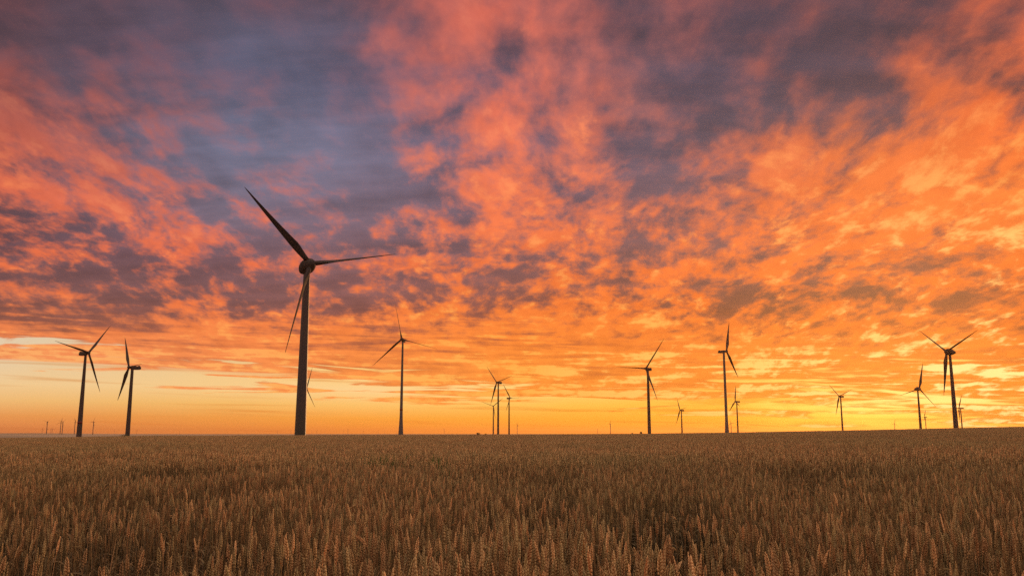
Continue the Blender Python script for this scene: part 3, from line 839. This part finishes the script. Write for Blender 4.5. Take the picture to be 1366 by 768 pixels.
# ------------------------------------------------------------------ bushes on the horizon
def bush(xp, D, w, h, label, seed):
    rr = random.Random(seed)
    x, y = view_xy(xp, D)
    az = math.atan2(x, y)
    zc = EYE + (crest_z(az) + CROP - EYE) * D / CREST - 1.0
    root = bpy.data.objects.new('bush', None)
    COL.objects.link(root)
    root.location = (x, y, zc)
    describe(root, label, 'bush')
    V, Fs = [], []
    lobes = [(rr.uniform(-.32, .32) * w, rr.uniform(-.3, .3) * w, h * rr.uniform(.35, .68), rr.uniform(.18, .34)) for _ in range(9)]
    for _ in range(900):
        lx, ly, lz, lr = rr.choice(lobes)
        v = Vector((rr.gauss(0, 1), rr.gauss(0, 1), rr.gauss(0, 1))).normalized()
        q = rr.uniform(.55, 1.05)
        p = Vector((lx + v.x * w * lr * q, ly + v.y * w * lr * q, max(0.1, lz + v.z * h * lr * 1.2 * q)))
        n = Vector((rr.gauss(0, 1), rr.gauss(0, 1), rr.gauss(0, 1))).normalized()
        t1 = n.orthogonal().normalized() * h * 0.06
        t2 = n.cross(t1)
        b = len(V)
        V += [tuple(p - t1), tuple(p + t2 * .6), tuple(p + t1), tuple(p - t2 * .6)]
        Fs.append((b, b + 1, b + 2, b + 3))
    mesh_obj('crown', V, Fs, M_BUSH, root, smooth=False)
    V, Fs = lathe([(-3.0, w * .03), (h * .3, w * .022), (h * .6, 0.0)], 7)
    mesh_obj('stem', V, Fs, M_BARK, root)


bush(638.5, 1200.0, 6.2, 4.2, 'rounded dark bush on the horizon just left of the cluster of three turbines', 1)
bush(648.0, 1200.0, 3.0, 2.8, 'smaller dark bush between the rounded bush and the cluster of three turbines', 2)
bush(855.0, 1200.0, 3.8, 4.2, 'dark bush close left of the tower of the level bladed turbine', 3)
bush(843.3, 1200.0, 3.0, 2.6, 'low dark bush second to the left of the level bladed turbine tower', 4)
bush(167.0, 600.0, 5.5, 2.4, 'low dark bush at the foot of the side on turbine on the left', 5)

# ------------------------------------------------------------------ wheat
WR = np.random.default_rng(11)


class Buf:
    def __init__(self):
        self.v, self.f, self.t = [], [], []      # vertices, faces, tint per face

    def face(self, idx, tint):
        self.f.append(idx)
        self.t.append(tint)

    def tube(self, pts, r0, r1, tints, n=3):
        prev = None
        for i, p in enumerate(pts):
            r = r0 + (r1 - r0) * i / (len(pts) - 1)
            ring = []
            for k in range(n):
                a = 2 * math.pi * k / n
                ring.append(len(self.v))
                self.v.append((p[0] + r * math.cos(a), p[1] + r * math.sin(a), p[2]))
            if prev:
                for k in range(n):
                    self.face((prev[k], prev[(k + 1) % n], ring[(k + 1) % n], ring[k]), tints[i - 1])
            prev = ring

    def ribbon(self, pts, w, side, tints):
        prev = None
        for i, p in enumerate(pts):
            s = i / (len(pts) - 1)
            ww = w * (1 - s ** 2.2) * (0.55 + 0.45 * min(1, s * 5)) + 0.0004
            a, b = len(self.v), len(self.v) + 1
            fold = ww * 0.35
            self.v += [(p[0] - side[0] * ww / 2, p[1] - side[1] * ww / 2, p[2] + fold), (p[0] + side[0] * ww / 2, p[1] + side[1] * ww / 2, p[2])]
            if prev:
                self.face((prev[0], prev[1], b, a), tints)
            prev = (a, b)

    def spikelet(self, p, ax, out, side, L, wd, th, tint, awn):
        """Plump husk: four sided spindle along ax with a short bristle."""
        base = len(self.v)
        p, ax, out, side = map(np.asarray, (p, ax, out, side))
        self.v.append(tuple(p))
        for q, m in ((0.35, 1.0), (0.72, 0.72)):
            c = p + ax * L * q
            for e in (side * wd, out * th, -side * wd, -out * th * 0.6):
                self.v.append(tuple(c + e * m))
        self.v.append(tuple(p + ax * (L + awn)))
        for k in range(4):
            k2 = (k + 1) % 4
            self.face((base, base + 1 + k2, base + 1 + k), tint)
            self.face((base + 1 + k, base + 1 + k2, base + 5 + k2, base + 5 + k), tint)
            self.face((base + 5 + k, base + 5 + k2, base + 9), tint)

    def mesh(self, name):
        me = bpy.data.meshes.new(name)
        me.from_pydata(self.v, [], self.f)
        me.materials.append(M_WHEAT)
        me.polygons.foreach_set('use_smooth', [True] * len(self.f))
        at = me.attributes.new('tint', 'FLOAT_VECTOR', 'FACE')
        at.data.foreach_set('vector', np.array(self.t, np.float32).ravel())
        me.update()
        return me


def wheat_plant(B, r, x0=0.0, y0=0.0, H=0.80, detail=2, leaves=3, broken=False):
    ang = r.uniform(0, 2 * math.pi)
    lean = abs(r.normal(0, 0.035)) + 0.005
    d = np.array([math.cos(ang), math.sin(ang)])
    hue = r.uniform(0, 1)
    sh = r.uniform(0.58, 1.36) if detail == 2 else r.uniform(0.55, 1.65)  # tile plants lighter on average: glow on the farther field put into their tone
    H = H * r.normal(1.0, 0.035 if detail == 2 else 0.055)
    bend = r.uniform(0.0, 0.03)
    if broken:
        lean, bend = r.uniform(0.25, 0.5), r.uniform(0.05, 0.2)
    ns = 6 if detail == 2 else (3 if detail == 1 else 2)
    pts = []
    for i in range(ns):
        s = i / (ns - 1)
        o = lean * s * H + bend * s ** 4
        pts.append((x0 + d[0] * o, y0 + d[1] * o, H * s * (1 - 0.25 * lean * s)))
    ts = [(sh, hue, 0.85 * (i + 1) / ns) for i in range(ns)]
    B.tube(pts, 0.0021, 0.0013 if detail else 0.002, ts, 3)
    # ear
    tip = np.array(pts[-1])
    t0 = np.array(pts[-1]) - np.array(pts[-2])
    t0 /= np.linalg.norm(t0)
    nod = max(0.0, r.normal(0.04, 0.12))
    if broken:
        nod = r.uniform(0.4, 1.2)
    L = r.uniform(0.048, 0.080)
    side_a = r.uniform(0, math.pi)
    hd = np.array([d[0], d[1], 0.0])
    if detail == 2:
        n = int(L / 0.0044)
        p = tip.copy()
        ax = t0.copy()
        w0 = np.array([math.cos(side_a), math.sin(side_a), 0.0])
        for i in range(n):
            s = i / (n - 1)
            ax = ax + (hd * nod - np.array([0, 0, 0.25 * nod])) / n
            ax /= np.linalg.norm(ax)
            w = w0 - ax * w0.dot(ax)
            w /= np.linalg.norm(w)
            u = np.cross(ax, w)
            fat = 0.82 * (0.55 + 0.75 * min(1, s * 4)) * (1 - 0.45 * s ** 3)
            sg = 1 if i % 2 else -1
            dirn = ax * 0.97 + w * sg * 0.17
            dirn /= np.linalg.norm(dirn)
            q = p + w * sg * 0.0022 * fat
            dirn = dirn + np.array([r.normal(0, .04), r.normal(0, .04), r.normal(0, .03)])
            dirn /= np.linalg.norm(dirn)
            fat *= r.uniform(0.92, 1.08)
            awn = r.uniform(0.0, 0.003) if s < 0.75 else r.uniform(0.001, 0.006)
            tt = sh * r.uniform(0.88, 1.10)
            B.spikelet(q, dirn, w * sg, u, 0.0135 * fat, 0.0050 * fat, 0.0042 * fat, (tt, hue, 1.0), awn)
            p = p + ax * L / n
        B.spikelet(p, ax, w0, np.cross(ax, w0), 0.010, 0.0030, 0.0030, (sh, hue, 1.0), 0.002)
    else:
        ax = t0 + hd * nod * 0.5
        ax /= np.linalg.norm(ax)
        w = np.array([math.cos(side_a), math.sin(side_a), 0.0])
        u = np.cross(ax, w)
        k = 3 if detail == 1 else 1
        for i in range(k):
            B.spikelet(tip + ax * L * i / k, ax + w * (0.06 if i % 2 else -0.06), w, u, L / k * 1.25, 0.0062, 0.0050, (sh * r.uniform(.85, 1.12), hue, 1.0), 0.006)
    # leaves: withered ribbons
    for j in range(leaves):
        hz = H * r.uniform(0.25, 0.74)
        s = hz / H
        o = lean * s * H + bend * s ** 4
        b = np.array([x0 + d[0] * o, y0 + d[1] * o, hz])
        la = r.uniform(0, 2 * math.pi)
        ld = np.array([math.cos(la), math.sin(la)])
        LL = r.uniform(0.10, 0.22)
        droop = r.uniform(0.6, 2.2)
        m = 6 if detail == 2 else 4
        lp = []
        for i in range(m):
            q = i / (m - 1)
            lp.append((b[0] + ld[0] * LL * q * 0.62, b[1] + ld[1] * LL * q * 0.62, b[2] + LL * (0.62 * q - droop * 0.55 * q * q)))
        B.ribbon(lp, r.uniform(0.006, 0.011), (-ld[1], ld[0]), (sh * r.uniform(0.7, 1.0), hue + 0.2, 0.55 * s + 0.2))


def wheat_tile(size, per_m2, detail, leaves, r):
    B = Buf()
    n = int(size * size * per_m2)
    g = int(math.sqrt(n))
    for i in range(g):
        for j in range(g):
            x = ((i + r.uniform(0, 1)) / g - 0.5) * size
            y = ((j + r.uniform(0, 1)) / g - 0.5) * size
            hm = 0.80 + 0.035 * math.sin(x * 5.1 + y * 2.3) + 0.03 * math.sin(y * 7.7 - x * 3.1)
            wheat_plant(B, r, x, y, hm, detail, leaves if r.uniform() < 0.7 else 0)
    return B


stock = bpy.data.collections.new('wheat_stock')       # what the field is sown from


def sow(name, me):
    o = bpy.data.objects.new('%s_%02d' % (name, len(stock.objects)), me)
    stock.objects.link(o)
    return len(stock.objects) - 1


V_NEAR, V_BROKEN, V_MID, V_FARTILE = [], [], [], []
for i in range(30):
    B = Buf()
    wheat_plant(B, WR, 0, 0, 0.80, 2, 3)
    V_NEAR.append(sow('wheat', B.mesh('wheat_plant')))
for i in range(7):
    B = Buf()
    wheat_plant(B, WR, 0, 0, 0.86, 2, 2, broken=True)
    V_BROKEN.append(sow('wheat', B.mesh('wheat_plant')))
for i in range(8):
    # a bare bent straw or a blade of grass
    B = Buf()
    ang, top, over = WR.uniform(0, 6.283), WR.uniform(0.80, 0.93), WR.uniform(0.05, 0.30)
    dd = (math.cos(ang), math.sin(ang))
    pts = [(dd[0] * over * q ** 2.2, dd[1] * over * q ** 2.2, top * (q - 0.16 * q ** 5 * over / 0.2)) for q in np.linspace(0, 1, 10)]
    tn = (0.95, 0.66, 1.0)
    if i % 2:
        B.tube(pts, 0.0016, 0.0008, [tn] * 10, 3)
    else:
        B.ribbon(pts, 0.0075, (-dd[1], dd[0]), tn)
    V_BROKEN.append(sow('wheat', B.mesh('wheat_plant')))
for i in range(4):
    V_MID.append(sow('wheat', wheat_tile(1.0, 330, 1, 2, WR).mesh('wheat_square')))
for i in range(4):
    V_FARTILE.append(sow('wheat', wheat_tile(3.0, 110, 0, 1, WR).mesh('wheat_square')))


def wave(x, y):
    return (np.sin(x * 0.9 + 1.3 * np.sin(y * 0.35)) * np.sin(y * 0.55 + 0.8 * np.sin(x * 0.4))
            + 0.6 * np.sin(x * 2.3 + y * 1.1 + 2.0) * np.sin(y * 1.7 - x * 0.6))


def sow_field():
    P, Rt, S, I = [], [], [], []
    gz = np.vectorize(ground_z)
    NEAR = 13.0
    # single plants close by, in drilled rows 0.125 m apart
    xs = np.arange(-14.0, 14.0, 0.125)
    for x in xs:
        ys = np.arange(0.9, NEAR + 0.6, 0.0205)
        yy = ys + WR.uniform(-.02, .02, len(ys))
        xx = x + WR.normal(0, 0.032, len(ys)) + 0.05 * np.sin(yy * 0.7)
        keep = (np.abs(xx) < yy * 0.86 + 1.6) & (np.hypot(xx, yy) < NEAR + WR.uniform(-.3, .5, len(yy)))
        hole = wave(xx * 1.7, yy * 1.3)
        keep &= WR.uniform(0, 1, len(yy)) < np.clip(0.66 + 0.85 * hole, 0.08, 1.0)
        xx, yy = xx[keep], yy[keep]
        n = len(xx)
        P.append(np.stack([xx, yy, gz(xx, yy) if n else xx], -1))
        Rt.append(np.stack([WR.normal(0, .06, n), WR.normal(0, .06, n), WR.uniform(0, 6.283, n)], -1))
        sc = np.clip(1.0 + 0.05 * wave(xx, yy) + WR.normal(0, .035, n), .82, 1.14)
        S.append(np.stack([sc * WR.uniform(.82, 1.12, n)] * 2 + [sc], -1))
        idx = WR.choice(V_NEAR, n)
        br = WR.uniform(0, 1, n) < 0.04
        idx[br] = WR.choice(V_BROKEN, int(br.sum()))
        I.append(idx)

    def tiles(size, r0, r1, var, amp):
        n = int(r1 / size) + 2
        gx, gy = np.meshgrid((np.arange(-n, n) + .5) * size, (np.arange(0, n) + .5) * size)
        gx, gy = gx.ravel(), gy.ravel()
        rr = np.hypot(gx, gy)
        k = (rr >= r0) & (rr < r1) & (np.abs(gx) < gy * 0.82 + 4.0)
        gx, gy = gx[k], gy[k]
        n = len(gx)
        P.append(np.stack([gx, gy, gz(gx, gy)], -1))
        Rt.append(np.stack([np.zeros(n), np.zeros(n), WR.integers(0, 4, n) * (math.pi / 2)], -1))
        sz = np.clip(1.0 + 0.04 * wave(gx * .5, gy * .8) + 0.03 * wave(gx * .08, gy * .16) + WR.normal(0, amp, n), .88, 1.12)
        S.append(np.stack([np.full(n, 1.02), np.full(n, 1.02), sz], -1))
        I.append(WR.choice(var, n))
    tiles(1.0, NEAR + 0.3, 58.0, V_MID, 0.022)
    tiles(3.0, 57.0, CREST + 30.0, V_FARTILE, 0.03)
    P, Rt, S, I = (np.concatenate(a).astype(np.float32) for a in (P, Rt, S, I))
    me = bpy.data.meshes.new('wheat')
    me.vertices.add(len(P))
    me.vertices.foreach_set('co', P.ravel())
    for nm, kind, data, key in (('rot', 'FLOAT_VECTOR', Rt, 'vector'), ('scl', 'FLOAT_VECTOR', S, 'vector'), ('vid', 'INT', I.astype(np.int32), 'value')):
        at = me.attributes.new(nm, kind, 'POINT')
        at.data.foreach_set(key, data.ravel())
    me.update()
    o = bpy.data.objects.new('wheat', me)
    COL.objects.link(o)
    describe(o, 'ripe brown wheat ears covering the whole field below the turbines', 'wheat', kind='stuff')
    ng = bpy.data.node_groups.new('sow_wheat', 'GeometryNodeTree')
    ng.interface.new_socket('Geometry', in_out='INPUT', socket_type='NodeSocketGeometry')
    ng.interface.new_socket('Geometry', in_out='OUTPUT', socket_type='NodeSocketGeometry')
    N, Lk = ng.nodes, ng.links
    gi, go = N.new('NodeGroupInput'), N.new('NodeGroupOutput')
    ip = N.new('GeometryNodeInstanceOnPoints')
    ci = N.new('GeometryNodeCollectionInfo')
    ci.inputs['Collection'].default_value = stock
    ci.inputs['Separate Children'].default_value = True
    ci.inputs['Reset Children'].default_value = True

    def named(nm, dt):
        n = N.new('GeometryNodeInputNamedAttribute')
        n.data_type = dt
        n.inputs['Name'].default_value = nm
        return n.outputs['Attribute']
    e2r = N.new('FunctionNodeEulerToRotation')
    Lk.new(named('rot', 'FLOAT_VECTOR'), e2r.inputs[0])
    Lk.new(gi.outputs[0], ip.inputs['Points'])
    Lk.new(ci.outputs[0], ip.inputs['Instance'])
    ip.inputs['Pick Instance'].default_value = True
    Lk.new(named('vid', 'INT'), ip.inputs['Instance Index'])
    Lk.new(e2r.outputs[0], ip.inputs['Rotation'])
    Lk.new(named('scl', 'FLOAT_VECTOR'), ip.inputs['Scale'])
    Lk.new(ip.outputs[0], go.inputs[0])
    md = o.modifiers.new('sow', 'NODES')
    md.node_group = ng
    print('wheat points', len(P))


sow_field()


# ------------------------------------------------------------------ weeds in the crop
def weed(x, y, h, seed, label):
    rr = random.Random(seed)
    B = Buf()
    for i in range(170):
        a = rr.uniform(0, 6.283)
        rad = abs(rr.gauss(0, 0.13))
        bx, by = rad * math.cos(a), rad * math.sin(a)
        hh = h * rr.uniform(0.6, 1.0)
        la = rr.uniform(0, 6.283)
        o = rr.uniform(0.02, 0.14)
        pts = [(bx + math.cos(la) * o * q * q, by + math.sin(la) * o * q * q, hh * q * (1 - 0.12 * q * q)) for q in (0, .25, .5, .75, 1.0)]
        B.ribbon(pts, rr.uniform(.016, .030), (-math.sin(la), math.cos(la)), (1, 0, 1))
    o = mesh_obj('weed', B.v, B.f, M_WEED)
    o.location = (x, y, ground_z(x, y))
    describe(o, label, 'weed', 'green weeds growing in the wheat')


weed(-2.16, 13.9, 1.18, 1, 'green weed tuft in the wheat, the left one of the close pair')
weed(-1.93, 14.0, 1.20, 2, 'green weed tuft in the wheat, the right one of the close pair')
weed(-1.17, 13.9, 1.17, 3, 'green weed tuft standing apart in the wheat, right of the close pair')


# ------------------------------------------------------------------ haze
def build_haze():
    m = bpy.data.materials.new('haze')
    m.use_nodes = True
    t = Tree(m.node_tree)
    v = t.new('ShaderNodeVolumePrincipled')
    t.put(v.inputs['Color'], (1.0, 0.58, 0.26))
    v.inputs['Density'].default_value = 2.4e-5
    v.inputs['Anisotropy'].default_value = 0.6
    t.put(t.new('ShaderNodeOutputMaterial').inputs['Volume'], v.outputs[0])
    L, z0, z1 = 30500.0, -12.0, 152.0
    V = [(x, y, z) for z in (z0, z1) for y in (-L, L) for x in (-L, L)]
    Fs = [(0, 2, 3, 1), (4, 5, 7, 6), (0, 1, 5, 4), (2, 6, 7, 3), (0, 4, 6, 2), (1, 3, 7, 5)]
    o = mesh_obj('haze', V, Fs, m, smooth=False)
    describe(o, 'thin warm evening haze over the plain', 'haze', kind='stuff')


build_haze()
